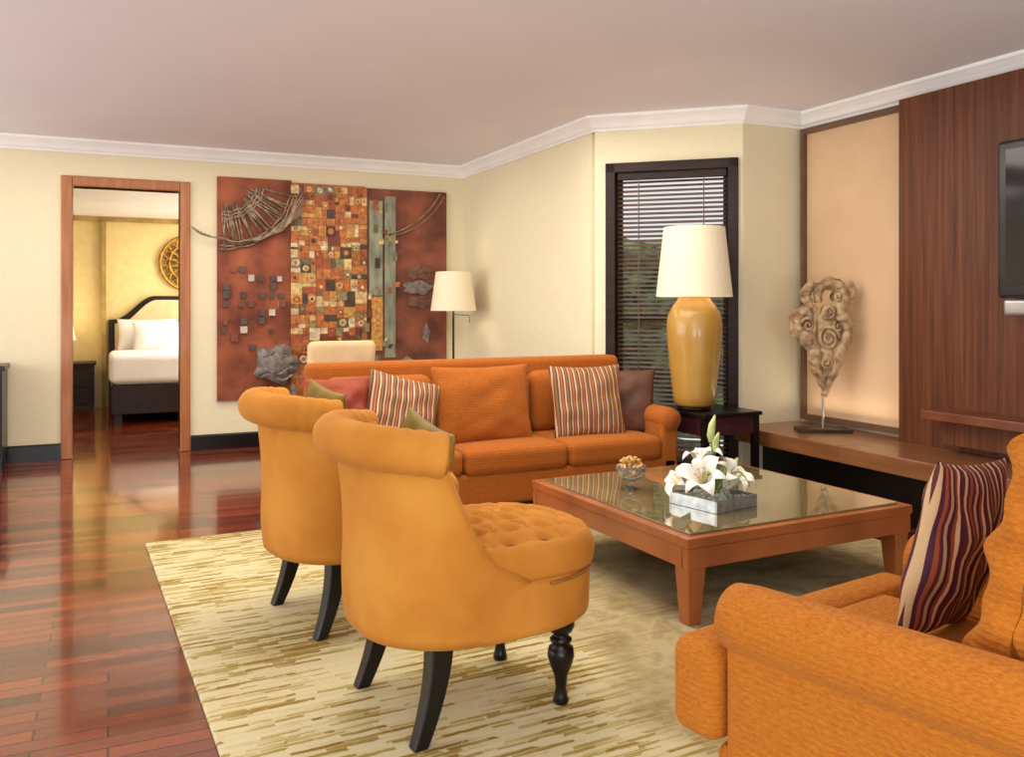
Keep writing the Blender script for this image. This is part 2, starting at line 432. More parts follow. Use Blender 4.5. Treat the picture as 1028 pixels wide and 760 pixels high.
for i in range(n+1):
    for j in range(n+1):
        u=i/n*4.4-2.2; w=j/n*1.0
        vs.append(TW@Vector((0.5+u,2.2+0.35*noise.noise(Vector((u*4,w*8,2)))+0.15*noise.noise(Vector((u*13,w*23,5))),w*(1.95+0.35*noise.noise(Vector((u*3,1,1)))))))
for i in range(n):
    for j in range(n): fs.append([i*(n+1)+j,(i+1)*(n+1)+j,(i+1)*(n+1)+j+1,i*(n+1)+j+1])
hd=mesh('hedge',vs,fs,M['foliage'],smooth=True); tag(hd,'leafy green garden hedge outside the window','hedge',kind='stuff')

# bedroom shell
b=MB(); b.box(-2.2,3.2,8.30,12.3,2.40,2.5); structure(b.build('ceiling_bedroom',M['white']))
b=MB(); b.box(-2.2,3.2,12.1,12.25,0,2.40); structure(b.build('wall_bedroom_back',M['yellowwall']))
b=MB(); b.box(-2.3,-2.2,8.30,12.25,0,2.40); structure(b.build('wall_bedroom_left',M['yellowwall']))
b=MB(); b.box(3.2,3.3,8.30,12.25,0,2.40); structure(b.build('wall_bedroom_right',M['yellowwall']))
b=MB(); b.box(-2.2,3.2,12.06,12.10,2.34,2.40); b.box(-0.07,-0.02,12.02,12.10,0,2.34); structure(b.build('trim_3',simple('gilded_trim',(186,154,86),(156,126,62))))

# ---------------------------------------------------------------- right side joinery
pn=root('framed_fabric_panel',(4.59,4.34,0),0,'beige fabric wall panel in a thin brown wood frame','wall panel')
b=MB()
y0,y1,z0,z1=-0.46,0.46,0.47,2.56
b.box(-0.05,0,y0,y0+0.035,z0,z1); b.box(-0.05,0,y1-0.035,y1,z0,z1); b.box(-0.05,0,y0+.035,y1-.035,z1-0.04,z1); b.box(-0.05,0,y0+.035,y1-.035,z0,z0+0.04)
b.build('frame',simple('panel_frame_wood',(112,84,62),(94,68,50),rough=0.4),pn)
b=MB(); b.box(-0.02,-0.002,y0+.035,y1-.035,z0+.04,z1-.04); b.build('fabric',M['fabricpanel'],pn)
b=MB()
yy=3.87
while yy>-2.4:
    b.box(4.46,4.588,yy-0.999,yy,0.0,HC-0.112); yy-=1.0
structure(b.build('trim_2',M['panel'],bev=0.001))
bn=root('bench',(4.27,2.3,0),0,'long low brown wooden wall bench with dark recess','bench')
b=MB(); b.box(-0.31,0.30,1.575,2.53,0.35,0.45); b.box(-0.31,0.185,-2.0,1.575,0.35,0.45); b.build('bench_top',M['benchwood'],bn,bev=0.005)
b=MB(); b.box(-0.05,0.18,-2.0,2.53,0.0,0.35); b.build('void_shade_panel',M['black'],bn)  # shade of the void under the bench, put into a black panel
sh=root('wall_shelf',(4.46,2.2,0),0,'dark red wooden shelf cabinet mounted on panelling','shelf')
b=MB(); b.box(-0.22,0,-1.6,1.33,0.64,0.69); b.build('shelf_board',simple('red_brown_shelf_wood',(120,66,36),(100,52,28),rough=0.35,coat=0.2),sh,bev=0.004)
b=MB(); b.box(-0.13,0,-1.6,1.27,0.50,0.635); b.build('cabinet_body',M['panel'],sh)
tv=root('television',(4.46,2.55,1.33),0,'flat black television with silver edge mounted on panelling','television')
rbox('housing',(0.09,1.15,0.84),0.02,(-0.08,0,0.42),simple('tv_housing',(40,38,40),(30,28,30),rough=0.3),tv,n=2)
b=MB(); b.box(-0.130,-0.122,-0.52,0.52,0.07,0.79); b.build('screen',M['screen'],tv)
b=MB(); b.box(-0.036,0.002,-0.2,0.2,0.2,0.6); b.build('wall_bracket',M['black'],tv)
rbox('speaker',(0.07,1.1,0.09),0.02,(-0.08,0,-0.05),M['silver'],tv,n=2)

# ---------------------------------------------------------------- rug
rbox('rug',(3.55,4.3,0.016),0.007,(0,0,0.008),M['rug'],n=1,loc=(2.05,2.98,0),rot=(0,0,math.radians(2.5)))
tag(D.objects['rug'],'olive and cream streaked wool area rug on wood floor','rug')
RZ=0.016

# ---------------------------------------------------------------- slipper chairs
def sup(phi,a,bb,n=2.6):
    c=math.cos(phi); s=math.sin(phi)
    return (math.copysign(abs(c)**(2/n),c)*a, math.copysign(abs(s)**(2/n),s)*bb)
def puck(name,a,bb,cx,rings,mat,parent,zf=None,n=2.6,seg=72):
    vs=[];fs=[]
    for (k,z) in rings:
        for i in range(seg):
            x,y=sup(2*pi*i/seg,a*k,bb*k,n)
            zz=z+(zf(x,y,k) if zf else 0)
            vs.append((cx+x,y,zz))
    q=len(rings)
    for i in range(q-1):
        for j in range(seg):
            j2=(j+1)%seg; fs.append([i*seg+j,i*seg+j2,(i+1)*seg+j2,(i+1)*seg+j])
    fs.append(list(range(seg))[::-1]); fs.append([(q-1)*seg+j for j in range(seg)])
    return mesh(name,vs,fs,mat,parent,smooth=True)
ZT=0.885
def slipper_chair(loc,rotz,label):
    R=root('slipper_chair',loc,rotz,label,'chair','mustard slipper chairs')
    a,bb=0.39,0.325
    puck('seat_base',a,bb,0.01,[(0.90,0.285),(0.955,0.283),(0.985,0.292),(0.995,0.312),(1.0,0.42),(0.98,0.445),(0.9,0.45)],M['velvet'],R)
    btn=[(0.06+ix*0.125+(0.062 if iy%2 else 0),iy*0.11) for iy in (-2,-1,0,1,2) for ix in (-2,-1,0,1)]
    btn=[(x-0.02,y) for x,y in btn if ((x-0.08)/0.28)**2+(y/0.28)**2<1.0]
    cx=0.08
    def tz(x,y,k):
        if k>0.93: return 0
        X=x+cx; d=0
        for (px,py) in btn:
            r2=(X-px)**2+(y-py)**2; d+=0.034*math.exp(-r2/0.0012)
        u=(X+0.02)/0.125; w=y/0.11
        s1=abs(math.sin(pi*(u/1.0+w/2))); s2=abs(math.sin(pi*(u/1.0-w/2)))
        crease=0.013*(math.exp(-(s1/0.22)**2)+math.exp(-(s2/0.22)**2))
        return -(d+crease)*min(1,(0.97-k)*8)
    rings=[(0.9,0.44),(0.985,0.445),(1.0,0.46),(1.01,0.49),(1.0,0.515),(0.97,0.535)]
    kk=0.93
    while kk>0.03:
        rings.append((kk,0.548+0.028*(1-kk*kk))); kk-=0.03
    puck('tufted_seat_cushion',0.335,0.31,cx,rings,M['velvet'],R,zf=tz,seg=110)
    for (px,py) in btn:
        lathe('button',[(0.001,0.006),(0.007,0.0045),(0.010,0),(0.007,-0.004)],M['button'],R,(px,py,0.539),seg=10)
    fr=[(sup(t,a+0.004,bb*1.005)[0]+0.008,sup(t,a+0.004,bb*1.005)[1],0.437) for t in [(-78+156*i/50)*pi/180 for i in range(51)]]
    b=MB(); b.tube(fr,0.005,6); b.build('piping',M['button'],R,smooth=True)
    nz=22; nf=44; vs=[];fs=[]
    def phm(z):
        if z<0.47: return math.radians(95)
        t=min(1,(z-0.47)/(ZT-0.47))
        return math.radians(95-35*(t**0.55))
    def pt(phi,z,k):
        x,y=sup(phi,a*k,bb*k)
        t=max(0,(z-0.45)/(ZT-0.45))
        lo=max(0,(0.42-z)/0.135)
        q_=1-0.03*lo**2
        return ((-x)*q_-0.030*t**1.6+0.010*math.sin(pi*min(1,t)), y*q_*(1+0.02*t), z)
    for k in (1.0,0.78):
        for j in range(nz+1):
            z=0.290+(ZT-0.290)*j/nz
            for i in range(nf+1):
                e=-1+2*i/nf
                if k==1.0: kk=1.0-0.05*max(0,abs(e)-0.9)*10*0.8+0.010
                else: kk=0.78+0.05*max(0,abs(e)-0.9)*10*0.8
                vs.append(pt(e*phm(z),z,kk))
    W=nf+1; O=(nz+1)*W
    for j in range(nz):
        for i in range(nf):
            q=[j*W+i,j*W+i+1,(j+1)*W+i+1,(j+1)*W+i]; fs.append(q); fs.append([O+x for x in q[::-1]])
        for i in (0,nf):
            fs.append([j*W+i,(j+1)*W+i,O+(j+1)*W+i,O+j*W+i])
    for i in range(nf):
        fs.append([i,i+1,O+i+1,O+i]); t=nz*W; fs.append([t+i,t+i+1,O+t+i+1,O+t+i])
    mesh('backrest',vs,fs,M['velvet'],R,smooth=True)
    b=MB(); pts=[];rs=[]
    N=96
    for i in range(N+1):
        e=-1+2*i/N; ph=e*math.radians(67)
        x,y=sup(ph,a,bb)
        pts.append((-x*0.985-0.034,y*1.0,ZT-0.014-0.02*abs(e)**3))
        pl=0.0035*(0.5+0.5*math.cos(i*pi/3)) if 0.6<abs(e)<0.97 else 0
        rs.append(0.067-pl)
    rs[0]=rs[-1]=0.058
    b.tube(pts,rs,20); b.build('rolled_top',M['velvet'],R,smooth=True)
    for s in (0,-1):
        p=Vector(pts[s]); q=Vector(pts[1 if s==0 else -2]); d=(p-q).normalized()
        b=MB(); ring=[]
        u=d.cross(Vector((0,0,1))).normalized(); w=d.cross(u)
        for i in range(50):
            an=i/49*2*pi*1.9; r=0.054*(1-i/49*0.8)
            ring.append(p+d*0.003+u*math.cos(an)*r+w*math.sin(an)*r)
        b.tube(ring,0.0045,6); b.build('scroll_piping',M['button'],R,smooth=True)
    for sy in (-1,1):
        n=9
        secs=[]
        for i in range(n+1):
            t=i/n; z=0.30*(1-t); x=-0.20-0.075*t**1.8; w=0.036-0.013*t
            yy=sy*(0.215+0.02*t)
            secs.append([(x-w,yy-w,z),(x+w,yy-w,z),(x+w,yy+w,z),(x-w,yy+w,z)])
        vs=[v for s_ in secs for v in s_]; fs=[]
        for i in range(n):
            for k in range(4):
                k2=(k+1)%4; fs.append([i*4+k,i*4+k2,(i+1)*4+k2,(i+1)*4+k])
        fs.append([0,1,2,3]); fs.append([n*4+k for k in (3,2,1,0)])
        o=mesh('leg',vs,fs,M['black'],R)
        m=o.modifiers.new('bevel','BEVEL'); m.width=0.006; m.segments=2; m.limit_method='ANGLE'
        lathe('leg',[(0.022,0),(0.026,0.01),(0.022,0.025),(0.017,0.05),(0.022,0.09),(0.036,0.125),(0.044,0.155),(0.040,0.18),(0.024,0.193),(0.034,0.2),(0.036,0.208),(0.026,0.216),(0.022,0.224),(0.036,0.232),(0.044,0.25),(0.044,0.29)],M['black'],R,(0.24,sy*0.20,0),seg=28)
    return R
chA=slipper_chair((1.065,2.64,RZ),math.radians(5),'mustard velvet slipper chair, rolled back, beside coffee table')
chB=dup(chA,(0.965,3.60,RZ),math.radians(10),'mustard velvet slipper chair, rolled back, near the sofa')
def on_chair(c,w,h,t,dx,dy,dz,tilt,ry,mat,label):
    r=c.rotation_euler.z; p=Matrix.Rotation(r,4,'Z')@Vector((dx,dy,0))
    o=pillow('throw_pillow',w,h,t,(c.location.x+p.x,c.location.y+p.y,c.location.z+dz),(0,0,0),mat,label)
    o.rotation_euler=(Matrix.Rotation(r+pi/2,4,'Z')@Matrix.Rotation(tilt,4,'X')@Matrix.Rotation(ry,4,'Y')).to_euler()
on_chair(chA,0.38,0.36,0.11,-0.15,0.03,0.735,math.radians(9),math.radians(-8),M['olive'],'olive silk pillow leaning in mustard chair')
on_chair(chB,0.38,0.38,0.11,-0.16,0.03,0.755,math.radians(7),math.radians(-6),M['olive'],'olive silk pillow leaning in mustard chair')

# ---------------------------------------------------------------- sofa
SX0,SX1,SY0,SY1=1.02,3.365,4.60,5.42
sw=SX1-SX0
S=root('sofa',((SX0+SX1)/2,(SY0+SY1)/2,RZ),0,'long orange chenille three-seat sofa with rolled arms','sofa')
dp=(SY1-SY0)
rbox('base_frame',(sw-0.06,dp-0.04,0.19),0.025,(0,0,0.205),M['sofa'],S)
rbox('backrest',(sw-0.14,0.15,0.77),0.04,(0,dp/2-0.09,0.535),M['sofa'],S)
for sx in (-1,1):
    rbox('arm',(0.13,dp-0.10,0.44),0.03,(sx*(sw/2-0.085),-0.03,0.33),M['sofa'],S)
    b=MB()
    b.tube([(sx*(sw/2-0.08),-dp/2+0.005+ (dp-0.12)*i/12,0.540) for i in range(13)],[0.066]+[0.076]*11+[0.066],24)
    b.build('rolled_arm',M['sofa'],S,smooth=True)
iw=(sw-0.30)/3
for i in range(3):
    x=-sw/2+0.15+iw*(i+0.5)
    rbox('seat_cushion',(iw-0.006,0.62,0.15),0.045,(x,-dp/2+0.31,0.365),M['sofa'],S,puff=0.015)
    rbox('back_cushion',(iw-0.008,0.16,0.41),0.07,(x,dp/2-0.24,0.635),M['sofa'],S,puffy=0.03)
for sx in (-1,1):
    for sy in (-1,1):
        lathe('leg',[(0.02,0),(0.03,0.06),(0.034,0.12)],M['black'],S,(sx*(sw/2-0.12),sy*(dp/2-0.10),0),seg=16)
def spil(w,h,t,x,y,z,rx,rz,ry,mat,label):
    o=pillow('throw_pillow',w,h,t,(x,y,z),(0,0,0),mat,label)
    o.rotation_euler=(Matrix.Rotation(rz,4,'Z')@Matrix.Rotation(rx,4,'X')@Matrix.Rotation(ry,4,'Y')).to_euler()
R_=math.radians
spil(0.42,0.40,0.14,1.22,4.93,0.685,R_(-18),R_(8),R_(0),M['rose'],'rust red silk pillow on orange sofa')
spil(0.46,0.42,0.13,1.56,4.86,0.68,R_(-22),R_(6),R_(16),M['stripeA'],'striped silk pillow on sofa beside rust pillow')
spil(0.66,0.50,0.16,2.10,4.93,0.675,R_(-12),R_(0),R_(0),M['sofa'],'large orange chenille pillow in the middle of sofa')
spil(0.50,0.48,0.15,2.81,4.87,0.67,R_(-16),R_(-8),R_(0),M['stripeA'],'striped silk pillow on sofa beside brown pillow')
spil(0.42,0.44,0.13,3.14,4.96,0.65,R_(-16),R_(-35),R_(0),M['brownp'],'brown silk pillow in corner of sofa')

# ---------------------------------------------------------------- armchair near camera
AC=root('armchair',(1.806,1.44,RZ),R_(10),'orange ribbed chenille armchair with rolled arms and tufted back','armchair')
rbox('base_frame',(0.86,0.80,0.17),0.03,(0,-0.07,0.145),M['armchair'],AC)
rbox('seat_cushion',(0.60,0.62,0.22),0.05,(0,0.04,0.345),M['armchair'],AC,puff=0.015)
rbox('seat_cushion_front',(0.93,0.15,0.235),0.045,(0,0.375,0.345),M['armchair'],AC,puff=0.01)
for sx in (-1,1):
    rbox('arm',(0.12,0.76,0.42),0.03,(sx*0.385,-0.09,0.33),M['armchair'],AC)
    b=MB(); pts=[];rs=[]
    for i in range(24):
        t=i/23; pts.append((sx*0.395,0.30-0.74*t,0.535+0.025*t)); rs.append(0.083)
    rs[0]=rs[-1]=0.06; rs[1]=rs[-2]=0.078
    pts[1]=(sx*0.395,0.29,0.535)
    b.tube(pts,rs,28); b.build('rolled_arm',M['armchair'],AC,smooth=True)
def tb(w,u):
    w.y-=0.16*(u[2]+1)/2*0.9
    g=0.13
    for ix in range(-3,4):
        for iz in range(-4,5):
            px=ix*g+(g/2 if iz%2 else 0); pz=iz*g*0.8
            if abs(w.z-pz)<0.12:
                d2=(w.x-px)**2+(w.z-pz)**2
                w.y-=(1 if u[1]>0 else 0)*0.03*math.exp(-d2/0.0014)
    if abs(u[0])>0.9:
        w.x-=math.copysign(0.014*(0.5+0.5*math.cos(w.z*2*pi/0.104)),w.x)
    if u[1]>0.5: w.y+=0.012*math.cos(w.z*2*pi/0.104)
    return w
rbox('tufted_backrest',(0.62,0.20,0.70),0.06,(0,-0.24,0.70),M['armchair'],AC,n=40,fn=tb)
for sx in (-1,1):
    for sy in (-1,1):
        lathe('leg',[(0.02,0),(0.03,0.03),(0.034,0.065)],M['black'],AC,(sx*0.34,sy*0.32-0.06,0),seg=16)
o=pillow('throw_pillow',0.38,0.45,0.12,(1.89,1.48,0.70),(0,0,0),M['stripeB'],'plum and cream striped silk pillow in orange armchair')
o.rotation_euler=(Matrix.Rotation(R_(13),4,'Z')@Matrix.Rotation(R_(11),4,'X')@Matrix.Rotation(R_(5),4,'Y')).to_euler()

# ---------------------------------------------------------------- coffee table
TS=1.30; h=TS/2
th=R_(2)
c0=Vector((2.07,2.80)); 
CTc=(c0.x+h*math.cos(th)-h*math.sin(th), c0.y+h*math.sin(th)+h*math.cos(th))
CT=root('coffee_table',(CTc[0],CTc[1],RZ),th,'square cherry wood coffee table with glass top','coffee table')
b=MB(); bw=0.075; zt=0.355
for (x0,x1,y0,y1) in ((-h,h,-h,-h+bw),(-h,h,h-bw,h),(-h,-h+bw,-h+bw,h-bw),(h-bw,h,-h+bw,h-bw)):
    b.box(x0,x1,y0,y1,zt-0.04,zt)
b.build('top_frame',M['tablewood'],CT,bev=0.004)
b=MB(); i_=0.006
for (x0,x1,y0,y1) in ((-h+i_,h-i_,-h+i_,-h+i_+0.03),(-h+i_,h-i_,h-i_-0.03,h-i_),(-h+i_,-h+i_+0.03,-h+.05,h-.05),(h-i_-0.03,h-i_,-h+.05,h-.05)):
    b.box(x0,x1,y0,y1,zt-0.125,zt-0.041)
b.build('apron',M['tablewood'],CT,bev=0.003)
b=MB(); b.box(-h+bw,h-bw,-h+bw,h-bw,zt-0.03,zt-0.002); b.build('inset_panel',M['darkwood'],CT)
b=MB(); b.box(-h+0.045,h-0.045,-h+0.045,h-0.045,zt,zt+0.008); b.build('glass_top',M['glasstop'],CT,bev=0.002)
for sx in (-1,1):
    for sy in (-1,1):
        vs=[];t0,t1=0.10,0.06
        X=sx*(h-0.008);Y=sy*(h-0.008)
        for z,t,o_ in ((0,t1,0.015),(zt-0.042,t0,0)):
            xa=X-sx*o_;ya=Y-sy*o_
            for (p,q) in ((0,0),(1,0),(1,1),(0,1)):
                vs.append((xa-sx*t*p,ya-sy*t*q,z))
        o=mesh('leg',vs,[[0,1,2,3],[4,7,6,5],[0,4,5,1],[1,5,6,2],[2,6,7,3],[3,7,4,0]],M['tablewood'],CT)
        m=o.modifiers.new('bevel','BEVEL'); m.width=0.004; m.segments=2
TT=RZ+zt+0.008
bx,by=2.36,3.66
gb=lathe('glass_bowl',[(0.035,0),(0.036,0.004),(0.010,0.010),(0.009,0.028),(0.025,0.040),(0.055,0.060),(0.072,0.090),(0.076,0.115),(0.073,0.115),(0.068,0.09),(0.05,0.064),(0.02,0.046),(0.001,0.044)],M['glass'],None,(bx,by,TT),seg=32)
tag(gb,'small footed clear glass bowl on coffee table','bowl')
b=MB()
for i in range(150):
    a_=random.random()*2*pi; z_=random.uniform(0.065,0.155)
    rmax=0.045+0.015*min(1,(z_-0.065)/0.03) if z_<0.115 else 0.062*max(0.02,(1-((z_-0.115)/0.042)**2))**0.5
    rr=rmax*math.sqrt(random.uniform(0.2,1))
    c=Vector((rr*math.cos(a_),rr*math.sin(a_),z_))
    T=Matrix.Translation(c)@Matrix.Rotation(random.random()*6,4,'X')@Matrix.Rotation(random.random()*6,4,'Z')
    b.tube([T@Vector((x,0.3*x*x*60,0)) for x in (-0.011,-0.008,0,0.008,0.011)],[0.003,0.0065,0.008,0.0065,0.003],6)
nb=b.build('nuts',M['nut'],None,(bx,by,TT),smooth=True); tag(nb,'heap of pale tan nuts filling the glass bowl','nuts',kind='stuff')
vx,vy=2.52,3.22
gv=root('glass_dish',(vx,vy,TT),R_(12),'low square silvery glass dish holding white lilies','dish')
dishm=simple('silvered_glass',(176,180,176),(140,146,142),rough=0.08,metal=0.5,scale=30,coat=0.8)
b=MB(); s=0.14; hh_=0.055
for (x0,x1,y0,y1) in ((-s,s,-s,-s+.009),(-s,s,s-.009,s),(-s,-s+.009,-s+.009,s-.009),(s-.009,s,-s+.009,s-.009)):
    b.box(x0,x1,y0,y1,0,hh_)
b.box(-s+.009,s-.009,-s+.009,s-.009,0,0.01)
b.build('dish_body',dishm,gv,bev=0.002)
b=MB()
for i in range(160):
    x=random.uniform(-.11,.11);y=random.uniform(-.11,.11);z_=random.uniform(0.02,0.048); r=random.uniform(.008,.014)
    T=Matrix.Translation((x,y,z_))@Matrix.Rotation(random.random()*3,4,'X')@Matrix.Rotation(random.random()*3,4,'Z')
    b.box(-r,r,-r,r,-r*.7,r*.7,T=T)
cb=b.build('crystal_pebbles',simple('pale_pebble',(216,216,206),(150,160,140),rough=0.3,scale=20),gv,bev=0.003)
cb['kind']='stuff'
def lily(loc,dirv,size,openf,label):
    Rt=root('lily',loc,0,label,'flower','white lilies in the glass dish')
    dirv=Vector(dirv).normalized(); Q=dirv.to_track_quat('Z','Y').to_matrix().to_4x4()
    b=MB()
    for k in range(6):
        a=k*pi/3+ (0.1 if k%2 else 0); n=9; m=5; vs=[];fs=[]
        sz=size*(1.0 if k%2 else 0.93); wd=size*(0.28 if k%2 else 0.20)
        for i in range(n+1):
            t=i/n; rad=sz*(0.10+0.85*t**1.35)*openf; zz=sz*(0.85*math.sin(t*pi*0.62))-0.22*sz*t**4*openf
            w=wd*math.sin(pi*min(1,0.08+t*0.92))**0.8
            for j in range(m):
                v=-1+2*j/(m-1)
                p=Vector((rad,v*w,zz+0.22*w*v*v+0.02*size*math.sin(t*9+v*3)))
                vs.append(Q@(Matrix.Rotation(a,4,'Z')@p))
        for i in range(n):
            for j in range(m-1): fs.append([i*m+j,i*m+j+1,(i+1)*m+j+1,(i+1)*m+j])
        b.add(vs,fs)
    b.build('petals',M['petal'],Rt,smooth=True)
    b=MB()
    for k in range(6):
        a=k*pi/3+.3; e=Vector((0.2*size*math.cos(a),0.2*size*math.sin(a),size*0.75))
        b.tube([Q@Vector((0,0,0.02)),Q@(e*0.6),Q@e],0.0013,5)
        b.tube([Q@(e+Vector((-.006,0,0))),Q@(e+Vector((0.006,0,0.002)))],0.0022,6)
    b.build('stamens',M['pollen'],Rt,smooth=True)
    return Rt
for (dx,dy,dz,dv,sz,of) in [(-0.06,-0.03,0.09,(-0.7,-0.5,0.9),0.14,0.92),(0.03,-0.05,0.085,(0.3,-0.6,0.9),0.13,0.92),(0.08,0.02,0.08,(0.8,-0.1,0.8),0.12,0.92),(-0.01,0.04,0.13,(-0.1,0.1,1),0.14,0.8),(-0.09,0.05,0.07,(-1,0.3,0.7),0.12,0.92)]:
    lily((vx+dx,vy+dy,TT+dz),dv,sz,of,'open white lily blossom with yellow stamens')
b=MB()
for q_,(dx,dy,ex,ey,ez) in enumerate([(0,0,0.0,0.02,0.39),(0.01,0,0.03,0.03,0.31),(-0.02,0.02,-0.05,0.02,0.2),(0.03,0.02,0.10,-0.02,0.2)]):
    b.tube([(dx,dy,0.03),((dx+ex)/2+0.01,(dy+ey)/2,ez*0.55),(ex,ey,ez*0.8)],0.004,6)
    b.tube([(ex,ey,ez*0.72),(ex+.003,ey,ez*0.8),(ex+0.012,ey,ez*0.93),(ex+0.028,ey,ez*1.04)],[0.006,0.018,0.016,0.003],8,mi=1)
for k in range(9):
    a=k*0.7+0.3; n=8; vs=[];fs=[]
    for i in range(n+1):
        t=i/n; p=Vector((0.03+0.14*t,0,0.06+0.10*math.sin(t*pi*0.8))); w=0.018*math.sin(pi*(0.06+0.93*t))
        for s_ in (-1,0,1): vs.append(Matrix.Rotation(a,4,'Z')@(p+Vector((0,s_*w,abs(s_)*0.006))))
    for i in range(n):
        for j in range(2): fs.append([i*3+j,i*3+j+1,(i+1)*3+j+1,(i+1)*3+j])
    b.add(vs,fs)
o=b.build('lily_foliage',[M['leaf'],M['bud']],None,(vx,vy,TT),smooth=True); tag(o,'green lily stems, buds and leaves in dish','leaves',kind='stuff')

# ---------------------------------------------------------------- side table + lamp
ST=root('side_table',(3.63,4.66,RZ),0,'dark lacquered square side table beside sofa','side table')
s=0.235
b=MB(); b.box(-s,s,-s,s,0.560,0.585); b.build('table_top',M['black'],ST,bev=0.004)
b=MB(); b.box(-s+.02,s-.02,-s+.02,s-.02,0.44,0.559); b.build('drawer_box',simple('oxblood_lacquer',(62,26,34),(48,18,26),rough=0.25,coat=0.4),ST,bev=0.003)
b=MB(); b.box(-s+.02,s-.02,-s+.02,s-.02,0.14,0.16); b.build('lower_shelf',M['black'],ST)
for sx in (-1,1):
    for sy in (-1,1):
        b=MB(); x=sx*(s-.035);y=sy*(s-.035); b.box(x-.02,x+.02,y-.02,y+.02,0,0.559); b.build('leg',M['black'],ST)
LP=root('table_lamp',(3.525,4.70,0.585+RZ),0,'tall mustard ceramic urn lamp with cream drum shade','lamp')
lathe('lamp_foot',[(0.10,0),(0.11,0.006),(0.11,0.02),(0.10,0.026)],M['pole'],LP)
lathe('ceramic_body',[(0.118,0.026),(0.132,0.04),(0.140,0.09),(0.150,0.18),(0.161,0.28),(0.172,0.39),(0.180,0.48),(0.182,0.55),(0.177,0.605),(0.163,0.65),(0.142,0.685),(0.120,0.71),(0.106,0.73),(0.100,0.750),(0.098,0.765)],M['glaze'],LP,seg=56)
lathe('neck',[(0.012,0.76),(0.012,0.81)],M['pole'],LP,seg=16)
def shade_open(parent,r0,r1,z0,z1,mat):
    seg=56;vs=[];fs=[]
    prof=[(r0,z0),(r1,z1),(r1-0.005,z1),(r0-0.005,z0)]
    for r,z in prof:
        for k in range(seg):
            a=2*pi*k/seg; vs.append((r*math.cos(a),r*math.sin(a),z))
    for i in range(4):
        i2=(i+1)%4
        for k in range(seg):
            k2=(k+1)%seg; fs.append([i*seg+k,i*seg+k2,i2*seg+k2,i2*seg+k])
    return mesh('lamp_shade',vs,fs,mat,parent,smooth=False)
shade_open(LP,0.25,0.20,0.745,1.205,M['shade'])
b=MB()
for k in range(3):
    a=k*2*pi/3; b.tube([(0,0,0.80),(0.245*math.cos(a),0.245*math.sin(a),0.78)],0.003,6)
b.build('shade_spider',M['pole'],LP)

FL=root('floor_lamp',(2.945,7.62,0),0,'slim bronze floor lamp with cream shade','floor lamp')
lathe('base',[(0.13,0),(0.14,0.008),(0.13,0.022),(0.02,0.03)],M['pole'],FL)
lathe('pole',[(0.011,0.03),(0.011,1.50)],M['pole'],FL,seg=14)
shade_open(FL,0.215,0.165,1.235,1.60,M['shade'])
b=MB()
for k in range(3):
    a=k*2*pi/3; b.tube([(0,0,1.48),(0.17*math.cos(a),0.17*math.sin(a),1.56)],0.003,6)
b.build('shade_spider',M['pole'],FL)
b=MB(); b.tube([(0,0,1.2),(0.16,0.0,1.19),(0.165,0,1.12)],0.004,6); b.build('switch_arm',M['pole'],FL)

DC=root('desk_chair',(1.55,6.50,0),R_(0),'cream upholstered chair standing behind the sofa','chair')
rbox('backrest',(0.50,0.09,0.50),0.045,(0,-0.21,0.78),M['cream'],DC,fn=lambda w,u:Vector((w.x,w.y-0.03*u[2],w.z)))
rbox('seat',(0.50,0.48,0.11),0.04,(0,0,0.46),M['cream'],DC)
for sx in (-1,1):
    for sy in (-1,1):
        b=MB(); b.box(sx*.21-.018,sx*.21+.018,sy*.19-.018,sy*.19+.018,0,0.42); b.build('leg',M['doorwood'],DC)

# ---------------------------------------------------------------- carved sculpture on bench
SCU=root('carved_sculpture',(4.32,4.36,0.45),R_(-30),'weathered pale carved scroll ornament on metal stand','sculpture')
b=MB(); b.box(-0.17,0.17,-0.09,0.09,0,0.022); b.build('stand_base',M['pole'],SCU,bev=0.003)
b=MB(); b.tube([(0,0,0.022),(0,0,0.34)],0.008,8); b.build('stand_rod',M['silver'],SCU)
SXK=0.84
def ribbon(b,ctrl,wid,thk,m=8,seed=0):
    P=[Vector((c[0]*SXK,c[1])) for c in ctrl]; out=[]
    for i in range(len(P)-1):
        p0=P[max(i-1,0)];p1=P[i];p2=P[i+1];p3=P[min(i+2,len(P)-1)]
        for j in range(m):
            t=j/m; out.append(0.5*((2*p1)+(-p0+p2)*t+(2*p0-5*p1+4*p2-p3)*t*t+(-p0+3*p1-3*p2+p3)*t**3))
    out.append(P[-1]); n=len(out); seg=20; vs=[];fs=[]
    for i,p in enumerate(out):
        t=i/(n-1); d=(out[min(i+1,n-1)]-out[max(i-1,0)]).normalized(); nn=Vector((-d.y,d.x))
        w=wid(t)*0.86; th_=thk
        for k in range(seg):
            a=2*pi*k/seg; c_=math.cos(a); s_=math.sin(a)
            c2=math.copysign(abs(c_)**0.7,c_)
            g=1+0.20*math.cos(a*4)+0.06*math.sin(i*1.4+seed)
            q=p+nn*(w*c2*(1+0.10*math.sin(i*0.9+seed)))
            y=th_*s_*g*min(1,w/0.04)
            nz=0.012*noise.noise(Vector((q.x*30,y*20+seed,q.y*30)))
            vs.append((q.x+nz,y+nz,q.y+nz))
    for i in range(n-1):
        for k in range(seg):
            k2=(k+1)%seg; fs.append([i*seg+k,i*seg+k2,(i+1)*seg+k2,(i+1)*seg+k])
    fs.append(list(range(seg))[::-1]); fs.append([(n-1)*seg+k for k in range(seg)])
    b.add(vs,fs)
b=MB()
